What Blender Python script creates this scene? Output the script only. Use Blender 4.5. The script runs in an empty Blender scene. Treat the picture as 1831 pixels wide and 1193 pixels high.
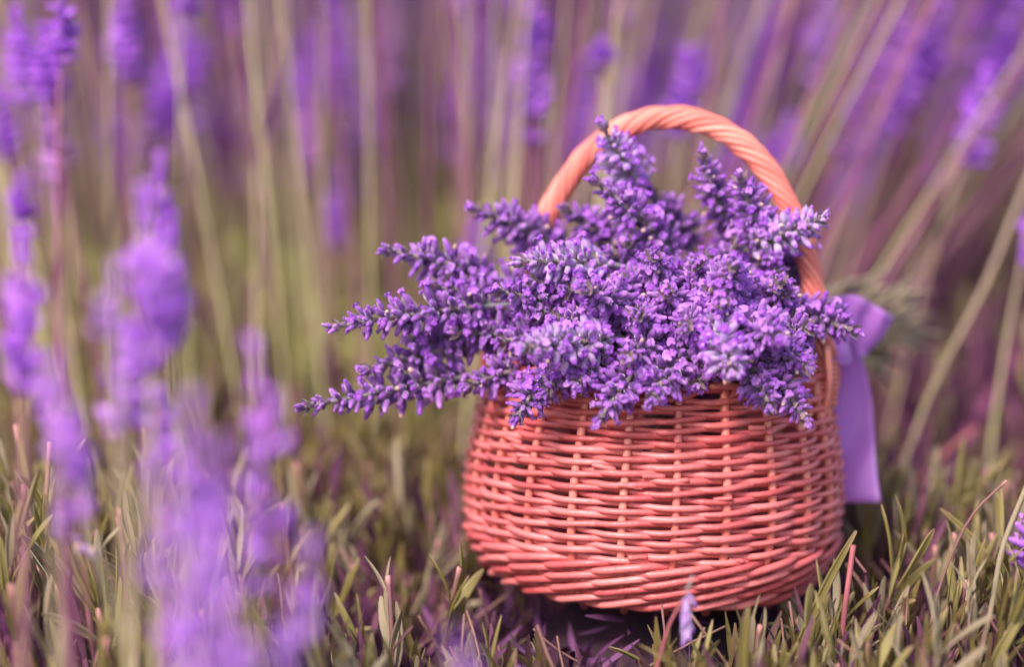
import bpy, math, random
import numpy as np
from mathutils import Vector, Matrix, Quaternion
rnd = random.Random(7)
rng = np.random.default_rng(7)
S = bpy.context.scene
COL = S.collection
R = math.radians
PI = math.pi

# ------------------------------------------------------------------ camera
PITCH = R(9.0)
CAM = Vector((-0.0576, -1.1007, 0.2741))
FPX = 5086.0                                     # 100 mm lens on a 36 mm frame, in photo pixels
cd = bpy.data.cameras.new('camera'); cam = bpy.data.objects.new('camera', cd); COL.objects.link(cam)
cam.location = CAM; cam.rotation_euler = (PI/2 - PITCH, 0, 0)
cd.lens = 100; cd.sensor_width = 36; cd.clip_start = 0.02; cd.clip_end = 200
cd.dof.use_dof = True; cd.dof.focus_distance = 1.05; cd.dof.aperture_fstop = 2.8
S.camera = cam
# ------------------------------------------------------------------ light
SUN_EL, SUN_AZ = R(43), R(-30)                    # high, from the left and a little in front
w = bpy.data.worlds.new('World'); S.world = w; w.use_nodes = True
nt = w.node_tree; nt.nodes.clear()
sky = nt.nodes.new('ShaderNodeTexSky'); sky.sky_type = 'NISHITA'; sky.sun_disc = False
sky.sun_elevation = SUN_EL; sky.sun_rotation = PI + SUN_AZ * -1; sky.dust_density = 2.5
bg = nt.nodes.new('ShaderNodeBackground'); bg.inputs['Strength'].default_value = 0.13
wo = nt.nodes.new('ShaderNodeOutputWorld')
nt.links.new(sky.outputs[0], bg.inputs[0]); nt.links.new(bg.outputs[0], wo.inputs[0])
sd = bpy.data.lights.new('sun', 'SUN'); sd.energy = 2.2; sd.angle = R(14); sd.color = (1.0, .90, .84)
sun = bpy.data.objects.new('sun', sd); COL.objects.link(sun)
SUNDIR = Vector((math.sin(SUN_AZ)*math.cos(SUN_EL), -math.cos(SUN_AZ)*math.cos(SUN_EL), math.sin(SUN_EL)))
sun.rotation_euler = SUNDIR.to_track_quat('Z', 'Y').to_euler()
S.view_settings.view_transform = 'Standard'; S.view_settings.look = 'None'
S.view_settings.gamma = 1; S.view_settings.exposure = 1.2
S.render.engine = 'CYCLES'
S.cycles.use_denoising = True; S.cycles.max_bounces = 8; S.cycles.diffuse_bounces = 5
S.cycles.use_adaptive_sampling = False

FWD = Vector((0, math.cos(PITCH), -math.sin(PITCH))); UPV = Vector((0, math.sin(PITCH), math.cos(PITCH)))
def at(u, v, Y):
    """the place at world depth Y that shows at this point of the photograph"""
    d = FWD + Vector((1,0,0))*((u-915.5)/FPX) + UPV*((596.5-v)/FPX)
    return CAM + d*((Y-CAM.y)/d.y)
def px(p):
    q = Vector(p)-CAM; z = q.dot(FWD)
    return 915.5+FPX*q.x/z, 596.5-FPX*q.dot(UPV)/z

# ------------------------------------------------------------------ materials
def mat(name, c1, c2, rough=.6, sheen=0, trans=0, noise=60, c3=None, grad=None, spec=.4, bump=0, sheen_tint=(1,1,1), island=True, extra=None):
    """c1..c2: variation between pieces and by noise; grad: colour at the far end of the piece (attribute t)"""
    m = bpy.data.materials.new(name); m.use_nodes = True; t = m.node_tree; N = t.nodes; L = t.links
    N.clear(); out = N.new('ShaderNodeOutputMaterial'); p = N.new('ShaderNodeBsdfPrincipled')
    oi = N.new('ShaderNodeObjectInfo'); at_ = N.new('ShaderNodeAttribute'); at_.attribute_name = 'rnd'
    ad = N.new('ShaderNodeMath'); ad.operation = 'ADD'; L.new(oi.outputs['Random'], ad.inputs[0]); L.new(at_.outputs['Fac'], ad.inputs[1])
    fr = N.new('ShaderNodeMath'); fr.operation = 'FRACT'; L.new(ad.outputs[0], fr.inputs[0])
    tc = N.new('ShaderNodeTexCoord'); nz = N.new('ShaderNodeTexNoise'); nz.inputs['Scale'].default_value = noise; nz.inputs['Detail'].default_value = 5
    geo = N.new('ShaderNodeNewGeometry'); L.new(geo.outputs['Position'], nz.inputs['Vector'])
    mx = N.new('ShaderNodeMix'); mx.data_type = 'FLOAT'; mx.inputs[0].default_value = .5
    L.new(fr.outputs[0], mx.inputs[2]); L.new(nz.outputs['Fac'], mx.inputs[3])
    ramp = N.new('ShaderNodeValToRGB'); ramp.color_ramp.elements[0].color = (*c1, 1); ramp.color_ramp.elements[1].color = (*c2, 1)
    ramp.color_ramp.elements[0].position = .2; ramp.color_ramp.elements[1].position = .8
    if c3: e = ramp.color_ramp.elements.new(.5); e.color = (*c3, 1)
    L.new(mx.outputs[0], ramp.inputs[0]); col = ramp.outputs[0]
    if grad:
        a2 = N.new('ShaderNodeAttribute'); a2.attribute_name = 't'
        mr = N.new('ShaderNodeMapRange'); mr.inputs[1].default_value = grad[1]; mr.inputs[2].default_value = grad[2]; L.new(a2.outputs['Fac'], mr.inputs[0])
        mc = N.new('ShaderNodeMix'); mc.data_type = 'RGBA'; mc.inputs[7].default_value = (*grad[0], 1)
        L.new(mr.outputs[0], mc.inputs[0]); L.new(col, mc.inputs[6]); col = mc.outputs[2]
    L.new(col, p.inputs['Base Color']); p.inputs['Roughness'].default_value = rough
    p.inputs['Specular IOR Level'].default_value = spec
    if sheen:
        p.inputs['Sheen Weight'].default_value = sheen; p.inputs['Sheen Roughness'].default_value = .35; p.inputs['Sheen Tint'].default_value = (*sheen_tint, 1)
    if bump:
        b = N.new('ShaderNodeBump'); b.inputs['Strength'].default_value = bump; b.inputs['Distance'].default_value = .0006
        n2 = N.new('ShaderNodeTexNoise'); n2.inputs['Scale'].default_value = noise*8; n2.inputs['Detail'].default_value = 4
        L.new(geo.outputs['Position'], n2.inputs['Vector']); L.new(n2.outputs['Fac'], b.inputs['Height']); L.new(b.outputs[0], p.inputs['Normal'])
    sh = p.outputs[0]
    if trans:
        tr = N.new('ShaderNodeBsdfTranslucent'); L.new(col, tr.inputs[0]); ms = N.new('ShaderNodeMixShader'); ms.inputs[0].default_value = trans
        L.new(sh, ms.inputs[1]); L.new(tr.outputs[0], ms.inputs[2]); sh = ms.outputs[0]
    L.new(sh, out.inputs[0])
    return m
M = {
 'wicker': mat('coral_wicker', (.47,.070,.076), (.72,.20,.195), .38, noise=70, c3=(.60,.125,.125), bump=.7, spec=.5),
 'wicker_pale': mat('pale_coral_wicker', (.58,.125,.105), (.72,.23,.18), .38, noise=60, bump=.2, spec=.55),
 'handle': mat('handle_wicker', (.60,.125,.10), (.80,.27,.21), .46, noise=55, bump=.6, spec=.4),
 'calyx': mat('lavender_calyx', (.09,.025,.18), (.34,.15,.43), .65, sheen=.8, sheen_tint=(1,.87,1), noise=90, c3=(.19,.06,.30), grad=((.42,.17,.58), .55, 1.0), trans=.08, spec=.25),
 'corolla': mat('lavender_petal', (.29,.06,.52), (.62,.30,.78), .6, sheen=.4, sheen_tint=(1,.85,1), noise=70, c3=(.40,.12,.63), trans=.3, spec=.2),
 'calyx_pale': mat('pale_lavender_calyx', (.32,.18,.40), (.54,.37,.62), .65, sheen=.8, noise=90, grad=((.48,.26,.68), .45, 1), trans=.1, spec=.25),
 'dry_tip': mat('dry_bud_tip', (.48,.25,.20), (.72,.50,.45), .7, noise=80, sheen=.3),
 'bract': mat('bract', (.16,.09,.13), (.34,.22,.24), .7, noise=80, sheen=.3, trans=.15),
 'sprig_stem': mat('sprig_stem', (.20,.17,.20), (.30,.28,.24), .7, sheen=.5, noise=60),
 'head_far': mat('lavender_head', (.38,.085,.66), (.68,.30,.86), .7, sheen=.3, sheen_tint=(1,.85,1), noise=14, c3=(.50,.16,.78), trans=.4, spec=.15),
 'head_near': mat('near_lavender_head', (.46,.14,.70), (.76,.42,.90), .7, sheen=.3, sheen_tint=(1,.85,1), noise=14, c3=(.60,.25,.82), trans=.4, spec=.15),
 'head_dull': mat('faded_lavender_head', (.46,.20,.46), (.62,.34,.60), .7, noise=14, c3=(.50,.22,.58), trans=.2, spec=.15),
 'stalk': mat('stalk', (.28,.19,.13), (.50,.46,.22), .7, sheen=.1, noise=9, c3=(.41,.35,.19), spec=.2, grad=((.33,.24,.19), .35, 1.0)),
 'stalk_mauve': mat('mauve_stalk', (.15,.04,.10), (.36,.15,.21), .7, noise=9, spec=.2),
 'leaf': mat('lavender_leaf', (.15,.115,.035), (.36,.30,.13), .58, sheen=.2, sheen_tint=(1,.9,.8), noise=22, c3=(.205,.165,.048), trans=.22, bump=.15, spec=.25, grad=((.34,.24,.13), .82, 1.0)),
 'leaf_grey': mat('grey_lavender_leaf', (.24,.18,.12), (.36,.29,.19), .7, sheen=.2, noise=22, trans=.15, bump=.15, spec=.2),
 'leaf_back': mat('bush_leaf_mass', (.22,.14,.10), (.52,.50,.18), .65, sheen=.2, noise=5, c3=(.40,.38,.12), trans=.35, spec=.2),
 'leaf_plum_shade': mat('shade_tinted_plum_leaf', (.065,.014,.065), (.24,.11,.13), .7, sheen=.1, noise=16, c3=(.14,.045,.10), trans=.2, spec=.15),  # plum leaves, with the shade of the undergrowth put into the colour
 'leaf_far': mat('lavender_leaf_mass', (.10,.035,.055), (.25,.19,.07), .65, sheen=.1, noise=18, c3=(.16,.115,.036), trans=.25, spec=.2),
 'shoot_stem': mat('shoot_stem', (.15,.05,.07), (.27,.15,.10), .7, noise=40, grad=((.52,.24,.22), .95, 1)),
 'red_stem': mat('reddish_stem', (.26,.055,.085), (.42,.13,.13), .65, noise=40),
 'magenta_stem': mat('magenta_stem', (.10,.02,.065), (.17,.04,.10), .65, noise=20),
 'litter': mat('purple_litter', (.035,.010,.035), (.26,.11,.24), .85, noise=25, c3=(.10,.03,.09), trans=.1, spec=.15),
 'fallen': mat('fallen_bud', (.06,.015,.10), (.24,.09,.32), .8, noise=50, c3=(.13,.04,.18)),
 'ribbon': mat('violet_ribbon', (.58,.21,.70), (.66,.28,.78), .42, sheen=.5, sheen_tint=(.9,.7,1), noise=30, trans=.45, bump=.3, spec=.3),
 'ribbon_hem': mat('ribbon_hem', (.66,.32,.82), (.70,.36,.84), .4, noise=30, trans=.3),
}
# soil: plant litter and earth, the purple shade of the gaps put into its colour
def soil_mat():
    m = bpy.data.materials.new('soil'); m.use_nodes = True; t = m.node_tree; N = t.nodes; L = t.links; p = N['Principled BSDF']
    geo = N.new('ShaderNodeNewGeometry'); n1 = N.new('ShaderNodeTexNoise'); n1.inputs['Scale'].default_value = 30; n1.inputs['Detail'].default_value = 8
    L.new(geo.outputs['Position'], n1.inputs['Vector']); r = N.new('ShaderNodeValToRGB')
    r.color_ramp.elements[0].color = (.012,.004,.010,1); r.color_ramp.elements[1].color = (.085,.024,.052,1); r.color_ramp.elements[0].position=.3; r.color_ramp.elements[1].position=.75
    L.new(n1.outputs['Fac'], r.inputs[0]); L.new(r.outputs[0], p.inputs['Base Color']); p.inputs['Roughness'].default_value = .9
    b = N.new('ShaderNodeBump'); b.inputs['Distance'].default_value = .01; L.new(n1.outputs['Fac'], b.inputs['Height']); L.new(b.outputs[0], p.inputs['Normal'])
    return m
M['soil'] = soil_mat()

# ------------------------------------------------------------------ mesh helpers
def mesh(name, V, F, m, tv=None, rv=None, midx=None, smooth=True):
    me = bpy.data.meshes.new(name)
    V = np.asarray(V, dtype=np.float32)
    if isinstance(F, np.ndarray):
        k = F.shape[1]; me.vertices.add(len(V)); me.vertices.foreach_set('co', V.ravel())
        me.loops.add(F.size); me.loops.foreach_set('vertex_index', F.astype(np.int32).ravel())
        me.polygons.add(len(F)); me.polygons.foreach_set('loop_start', np.arange(0, F.size, k, dtype=np.int32))
        me.update(calc_edges=True)
    else:
        me.from_pydata([tuple(map(float, v)) for v in V], [], F)
    ms = m if isinstance(m, (list, tuple)) else [m]
    for x in ms: me.materials.append(M[x] if isinstance(x, str) else x)
    if midx is not None: me.polygons.foreach_set('material_index', np.asarray(midx, dtype=np.int32))
    if smooth: me.polygons.foreach_set('use_smooth', np.ones(len(me.polygons), dtype=bool))
    for nm, arr in (('t', tv), ('rnd', rv)):
        if arr is not None:
            a = me.attributes.new(nm, 'FLOAT', 'POINT'); a.data.foreach_set('value', np.asarray(arr, dtype=np.float32))
    me.update()
    return me
def link(name, me, parent=None, mw=None, **props):
    o = bpy.data.objects.new(name, me); COL.objects.link(o)
    if parent is not None: o.parent = parent
    if mw is not None: o.matrix_basis = mw
    for k, v in props.items(): o[k] = v
    return o
def empty(name, loc, label, cat, group=None, rot=None):
    o = bpy.data.objects.new(name, None); COL.objects.link(o); o.location = loc; o.empty_display_size = .01
    if rot: o.rotation_euler = rot
    o['label'] = label; o['category'] = cat
    if group: o['group'] = group
    return o
def tube(P, rad, sides=8, closed=False, squash=None):
    P = np.asarray(P, float); n = len(P); rad = np.broadcast_to(np.asarray(rad, float), (n,))
    T = np.gradient(P, axis=0)
    if closed: T = np.roll(P, -1, 0)-np.roll(P, 1, 0)
    T /= np.linalg.norm(T, axis=1)[:, None]+1e-12
    a = np.array([0,0,1.]) if abs(T[0][2]) < .9 else np.array([1.,0,0])
    U = np.zeros_like(P); u = np.cross(a, T[0]); u /= np.linalg.norm(u); U[0] = u
    for i in range(1, n):
        u = u - T[i]*np.dot(u, T[i]); u /= np.linalg.norm(u)+1e-12; U[i] = u
    W = np.cross(T, U); an = np.arange(sides)*2*PI/sides
    V = P[:, None, :] + rad[:, None, None]*(np.cos(an)[None, :, None]*U[:, None, :] + np.sin(an)[None, :, None]*W[:, None, :])
    V = V.reshape(-1, 3); F = []
    rng_ = n if closed else n-1
    for i in range(rng_):
        j = (i+1) % n
        for k in range(sides):
            k2 = (k+1) % sides; F.append((i*sides+k, i*sides+k2, j*sides+k2, j*sides+k))
    if not closed:
        F.append(tuple(range(sides-1, -1, -1))); F.append(tuple((n-1)*sides+k for k in range(sides)))
    return V, F
def tube_mesh(name, P, rad, m, sides=8, closed=False):
    V, F = tube(P, rad, sides, closed); n = len(P)
    return mesh(name, V, F, m, tv=np.repeat(np.linspace(0, 1, n), sides))
def bez(a, b, c, n):
    t = np.linspace(0, 1, n)[:, None]; a, b, c = (np.asarray(x, float) for x in (a, b, c))
    return (1-t)**2*a + 2*t*(1-t)*b + t*t*c
def orient(d, spin=0.0, scale=1.0, loc=(0,0,0)):
    q = Vector(d).normalized().to_track_quat('Z', 'Y') @ Quaternion((0,0,1), spin)
    s = scale if hasattr(scale, '__len__') else (scale,)*3
    return Matrix.LocRotScale(Vector(loc), q, Vector(s))
def batch(tpl, mats, rv=None):
    """join many transformed copies of a quad template (V, F, t) into arrays"""
    V, F, t = tpl; k = len(mats); A = np.array([np.array(m) for m in mats], dtype=np.float32)
    VV = np.einsum('kij,nj->kni', A[:, :3, :3], V.astype(np.float32)) + A[:, None, :3, 3]
    FF = F[None] + (np.arange(k)*len(V))[:, None, None]
    r = np.repeat(rng.random(k) if rv is None else rv, len(V))
    return VV.reshape(-1, 3), FF.reshape(-1, F.shape[1]), np.tile(t, k), r
def cat_parts(parts):
    off = 0; Vs, Fs, ts, rs = [], [], [], []
    for V, F, t, r in parts:
        Vs.append(V); Fs.append(F+off); ts.append(t); rs.append(r); off += len(V)
    return np.concatenate(Vs), np.concatenate(Fs), np.concatenate(ts), np.concatenate(rs)

# ------------------------------------------------------------------ ground
def soil_z(x, y):
    return .047*math.exp(-((x*x+y*y)/.0026)**2) - .055 + .012*math.sin(x*9+1)*math.cos(y*7) + (.05*min(1, max(0, (y-.7)/1.0)))
xs = np.concatenate([np.linspace(-30, -1.2, 14), np.linspace(-1.1, 1.1, 160), np.linspace(1.2, 30, 14)])
ys = np.concatenate([np.linspace(-12, -1.3, 10), np.linspace(-1.2, -.3, 20), np.linspace(-.29, .3, 44), np.linspace(.33, 2.5, 60), np.linspace(2.7, 60, 20)])
V = [(x, y, soil_z(x, y) + rnd.uniform(-.003, .003)) for y in ys for x in xs]; nx = len(xs)
F = [(j*nx+i, j*nx+i+1, (j+1)*nx+i+1, (j+1)*nx+i) for j in range(len(ys)-1) for i in range(nx-1)]
link('ground', mesh('ground', V, F, 'soil'), kind='structure')

# ------------------------------------------------------------------ basket
BASKET_TILT = R(2.5)
basket = empty('wicker_basket', (0,0,0), 'round coral pink wicker basket with arched twisted handle, filled with lavender', 'basket', rot=(R(-1), BASKET_TILT, 0))
basket.location.x = -.0035; basket.scale = (.962, .962, 1)
NS = 23; DTH = 2*PI/NS
zk = np.array([0, .006, .014, .026, .038, .052, .068, .080, .090]); rk = np.array([.0585, .0645, .0700, .0745, .0757, .0745, .0710, .0678, .0662])
def Rz(z): return np.interp(z, zk, rk)
ROT0 = -PI/2 + R(3.7)          # one stake just right of the middle of the front
# base disc (woven floor) : spokes and rings
V, F = [], []
for k in range(40):
    a = k*2*PI/40; V += [(.057*math.cos(a), .057*math.sin(a), .001), (.057*math.cos(a), .057*math.sin(a), .004)]
F = [tuple(range(0, 80, 2))[::-1], tuple(range(1, 80, 2))] + [(2*k, (2*k+2) % 80, (2*k+3) % 80, 2*k+1) for k in range(40)]
link('basket_base', mesh('basket_base', V, F, 'wicker', smooth=False), basket)
# stakes
for k in range(NS):
    th = ROT0 + k*DTH; z = np.linspace(.001, .090, 16); r = Rz(z)
    j = np.cumsum(rng.normal(0, .0010, 16)) * .25
    P = np.stack([r*np.cos(th+j), r*np.sin(th+j), z], 1)
    link('stake', tube_mesh('stake', P, rnd.uniform(.00165, .0019), 'wicker_pale', 8), basket)
# waling rows (three rods each) at the foot of the wall
z = .0035
def ring(th, zz, off): r = Rz(zz)+off; return np.stack([r*np.cos(th), r*np.sin(th), zz], 1)
for row in range(4):
    pitch = .0052 - row*.0003
    for q in range(3):
        ph0 = q*2*PI/3 + row*2*PI*(23 % 3)/3
        u = np.linspace(0, NS, NS*8+1); th = ROT0 + PI + u*DTH     # starts and ends at the back
        ph = (u+11.5)*2*PI/3 + ph0
        off = np.clip(.0042*np.cos(ph)+.0012, -.0030, .0040)
        zz = z + pitch*.42*np.sin(ph) + pitch*u/NS + .00018*np.sin(u*1.7+row*3)
        link('wale_rod', tube_mesh('wale_rod', ring(th, zz, off), .00150*(1+.06*np.sin(u*2.3+q)), 'wicker', 8), basket)
    z += pitch
# weavers: one round each, over one stake and under the next
row = 0
while z < .0845:
    pitch = .00250 - .0003*(z/.085) + rnd.uniform(-.00012, .00012)
    u = np.linspace(0, NS, NS*8+1); th = ROT0 + PI + u*DTH
    ph = PI*(u+11.5) + PI*row*NS
    env = np.cos(ph); off = .0020*np.sign(env)*np.abs(env)**.8
    wob = np.interp(u, np.arange(0, NS+2, 1), rng.normal(0, .00032, NS+2))
    sl = rng.normal(.00045, .00018)
    zz = z + pitch*u/NS + sl*np.sin(ph) + wob
    rad = (.00131+rnd.uniform(-.00011, .00012))*(1+.10*np.interp(u, np.arange(0, NS+2, 1), rng.normal(0, 1, NS+2)))
    link('weaver', tube_mesh('weaver', ring(th, zz, off), rad, 'wicker', 7), basket)
    z += pitch; row += 1
TOPZ = z
# ends of spliced rods poking out of the weave
for i in range(16):
    th0 = -PI/2 + rnd.uniform(-1.25, 1.25); z0 = rnd.uniform(.014, .078); dr = rnd.choice((-1, 1)); u = np.linspace(0, 1, 7)
    link('rod_end', tube_mesh('rod_end', ring(th0+dr*u*rnd.uniform(.07,.14), z0+u*rnd.uniform(-.0012,.0018), .0008+u*rnd.uniform(.0016,.0034)), .00105, 'wicker', 7), basket)
# border of bent-over stake ends, each running past the next stakes
for k in range(NS):
    u = np.linspace(0, 3.4, 26); th = ROT0 + (k+u)*DTH
    zz = TOPZ - .001 + .0058*np.sin(np.clip(u/1.0, 0, 1)*PI/2) - .0032*np.clip((u-1.2)/2.2, 0, 1) + .0008*np.sin(u*3)
    off = -.0015 + .0042*np.sin(np.clip(u/2.2, 0, 1)*PI) - .0022*np.clip(u-2.4, 0, 1)
    link('border_rod', tube_mesh('border_rod', ring(th, zz, off), np.linspace(.00175, .0013, 26), 'wicker', 8), basket)
# handle
HA = R(-16); hd = np.array([math.cos(HA), math.sin(HA), 0]); HW, HZ, HH = .0655, .070, .1145
NP = 150
def handle_path(n, a0=0, a1=PI):
    f = np.linspace(a0, a1, n); c = np.cos(f); s = np.sin(f)
    x = np.sign(c)*np.abs(c)**.92*HW + .0022; zz = HZ + HH*np.abs(s)**.95
    # cos/sin powers make the shoulders a little fuller than an ellipse
    P = x[:, None]*hd + np.stack([0*zz, 0*zz, zz], 1)
    return P
P = handle_path(400); d = np.r_[0, np.cumsum(np.linalg.norm(np.diff(P, axis=0), axis=1))]
s = np.linspace(0, d[-1], NP); P = np.stack([np.interp(s, d, P[:, i]) for i in range(3)], 1)
T = np.gradient(P, axis=0); T /= np.linalg.norm(T, axis=1)[:, None]
B = np.cross(hd, [0,0,1.]); Nn = np.cross(T, B)
handle = link('handle', tube_mesh('handle_core', P, .0034, 'handle', 10), basket)
NSTR = 9
for k in range(NSTR):
    ph = 2*PI*k/NSTR + s/.050*2*PI + .12*np.sin(s*60+k)
    rr = .0034 + .0003*np.sin(s*rnd.uniform(25,60)+k*1.3)
    Q = P + rr[:, None]*(np.cos(ph)[:, None]*Nn + np.sin(ph)[:, None]*B)
    link('handle_strand', tube_mesh('handle_strand', Q, rnd.uniform(.00135,.00165)*(1+.08*np.sin(s*rnd.uniform(40,90)+k*2)), 'handle', 8), handle)
# binding rings and the bent peg at each foot
for sgn in (0, 1):
    idx = list(range(4, 22, 1)) if sgn == 0 else list(range(NP-22, NP-4))
    # even spacing of turns along the foot
    for q in range(9):
        sp = (.008 + q*.0019) if sgn == 0 else d[-1]-(.008 + q*.0019)
        c = np.array([np.interp(sp, s, P[:, i]) for i in range(3)]); tt = np.array([np.interp(sp, s, T[:, i]) for i in range(3)])
        nn = np.cross(tt, B); a = np.linspace(0, 2*PI, 21)[:-1]
        Q = c + .0057*np.cos(a)[:, None]*nn + .0057*np.sin(a)[:, None]*B + (.0006*np.sin(a))[:, None]*tt
        link('binding_turn', tube_mesh('binding_turn', Q, .0010, 'handle', 7, True), handle)
    thh = HA if sgn == 0 else HA+PI
    for q, dth in enumerate((-.10, .0)):
        u = np.linspace(0, 1, 16); rr = .0695 + .0030*np.sin(u*PI)
        tt = thh + dth + .13*np.sin(u*PI*1.0)*(1 if q else -.3); zz = .101 - .030*u
        Q = np.stack([rr*np.cos(tt), rr*np.sin(tt), zz], 1)
        link('handle_peg', tube_mesh('handle_peg', Q, np.linspace(.0017, .0010, 16), 'handle', 8), basket)

# ------------------------------------------------------------------ lavender buds
def bud_template(kind, sides=8, seed=0):
    r_ = random.Random(seed)
    prof = [(0,.07),(.12,.15),(.35,.20),(.62,.205),(.85,.17),(1.0,.125)]
    V, F, t, mi = [], [], [], []
    bend = r_.uniform(-.10, .10)
    for z_, r0 in prof:
        for k in range(sides):
            a = 2*PI*k/sides; rr = r0*(1.09 if k % 2 else .93)
            V.append((rr*math.cos(a)+bend*z_*z_, rr*math.sin(a), z_)); t.append(z_*.8)
    n = len(prof)
    for i in range(n-1):
        for k in range(sides):
            k2 = (k+1) % sides; F.append((i*sides+k, i*sides+k2, (i+1)*sides+k2, (i+1)*sides+k)); mi.append(0)
    top = n-1
    if kind == 'closed' or kind == 'dry':
        b = len(V)
        for z_, r0 in ((1.10,.135),(1.22,.10),(1.30,.03)):
            for k in range(sides):
                a = 2*PI*k/sides; V.append((r0*math.cos(a)+bend*z_*z_, r0*math.sin(a), z_)); t.append(1)
        for i in range(3):
            a0 = (top*sides if i == 0 else b+(i-1)*sides); a1 = b+i*sides
            for k in range(sides):
                k2 = (k+1) % sides; F.append((a0+k, a0+k2, a1+k2, a1+k)); mi.append(1)
        F.append(tuple(b+2*sides+k for k in range(sides))); mi.append(1)
    elif kind == 'toothed':
        for k in range(0, sides, 2):
            b = len(V); a = 2*PI*k/sides; a2 = 2*PI*(k+1)/sides; am = (a+a2)/2
            V.append((.20*math.cos(am)+bend, .20*math.sin(am), 1.16)); t.append(1)
            F.append((top*sides+k, top*sides+k+1, b)); mi.append(0)
        F.append(tuple(top*sides+k for k in range(sides))); mi.append(1)
    else:                                        # open flower: tube and five lobes
        b = len(V)
        for k in range(sides):
            a = 2*PI*k/sides; V.append((.11*math.cos(a)+bend*1.3, .11*math.sin(a), 1.24)); t.append(1)
        for k in range(sides):
            k2 = (k+1) % sides; F.append((top*sides+k, top*sides+k2, b+k2, b+k)); mi.append(1)
        F.append(tuple(b+k for k in range(sides))); mi.append(0)
        for l in range(5):
            a = 2*PI*l/5 + r_.uniform(-.15, .15); L_ = .30 if l < 2 else .22; w_ = .125
            ca, sa = math.cos(a), math.sin(a); q = len(V); zt = 1.24
            pts = [(.08,-.06,0),(.08,.06,0),(L_*.7,-w_,.10+r_.uniform(-.04,.08)),(L_*.7,w_,.10+r_.uniform(-.04,.08)),(L_*1.15,-w_*.5,.05+r_.uniform(-.1,.06)),(L_*1.15,w_*.5,.05+r_.uniform(-.1,.06))]
            for (x_, y_, z_) in pts: V.append((x_*ca-y_*sa+bend*1.3, x_*sa+y_*ca, zt+z_)); t.append(1)
            F += [(q,q+1,q+3,q+2),(q+2,q+3,q+5,q+4)]; mi += [1,1]
    return V, F, t, mi
def bud_mesh(kind, seed, pale=False):
    V, F, t, mi = bud_template(kind, 8, seed)
    return mesh('bud', V, F, ['calyx_pale' if pale else 'calyx', {'dry': 'dry_tip'}.get(kind, 'corolla')], tv=t, midx=mi)
BUDS = {p: {k: [bud_mesh(k, s_+7, p) for s_ in range(3)] for k in ('closed','toothed','open','dry')} for p in (False, True)}
# bract ring at the foot of each whorl
def whorl_mesh(seed):
    r_ = random.Random(seed); V, F = [], []
    for k in range(6):
        a = 2*PI*k/6+r_.uniform(-.2, .2); ca, sa = math.cos(a), math.sin(a); q = len(V); l = r_.uniform(.0026, .0040)
        for x_, y_, z_ in ((.0008,-.0006,0),(.0008,.0006,0),(l*.6,-.0013,.0012),(l*.6,.0013,.0012),(l,-.0002,.0030),(l,.0002,.0030)):
            V.append((x_*ca-y_*sa, x_*sa+y_*ca, z_))
        F += [(q,q+1,q+3,q+2),(q+2,q+3,q+5,q+4)]
    v2, f2 = tube([(0,0,-.0015),(0,0,.0035)], .0010, 6); q = len(V); V += [tuple(x) for x in v2]; F += [tuple(i+q for i in f) for f in f2]
    return mesh('whorl', V, F, 'bract')
WHORLS = [whorl_mesh(i) for i in range(4)]

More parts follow.
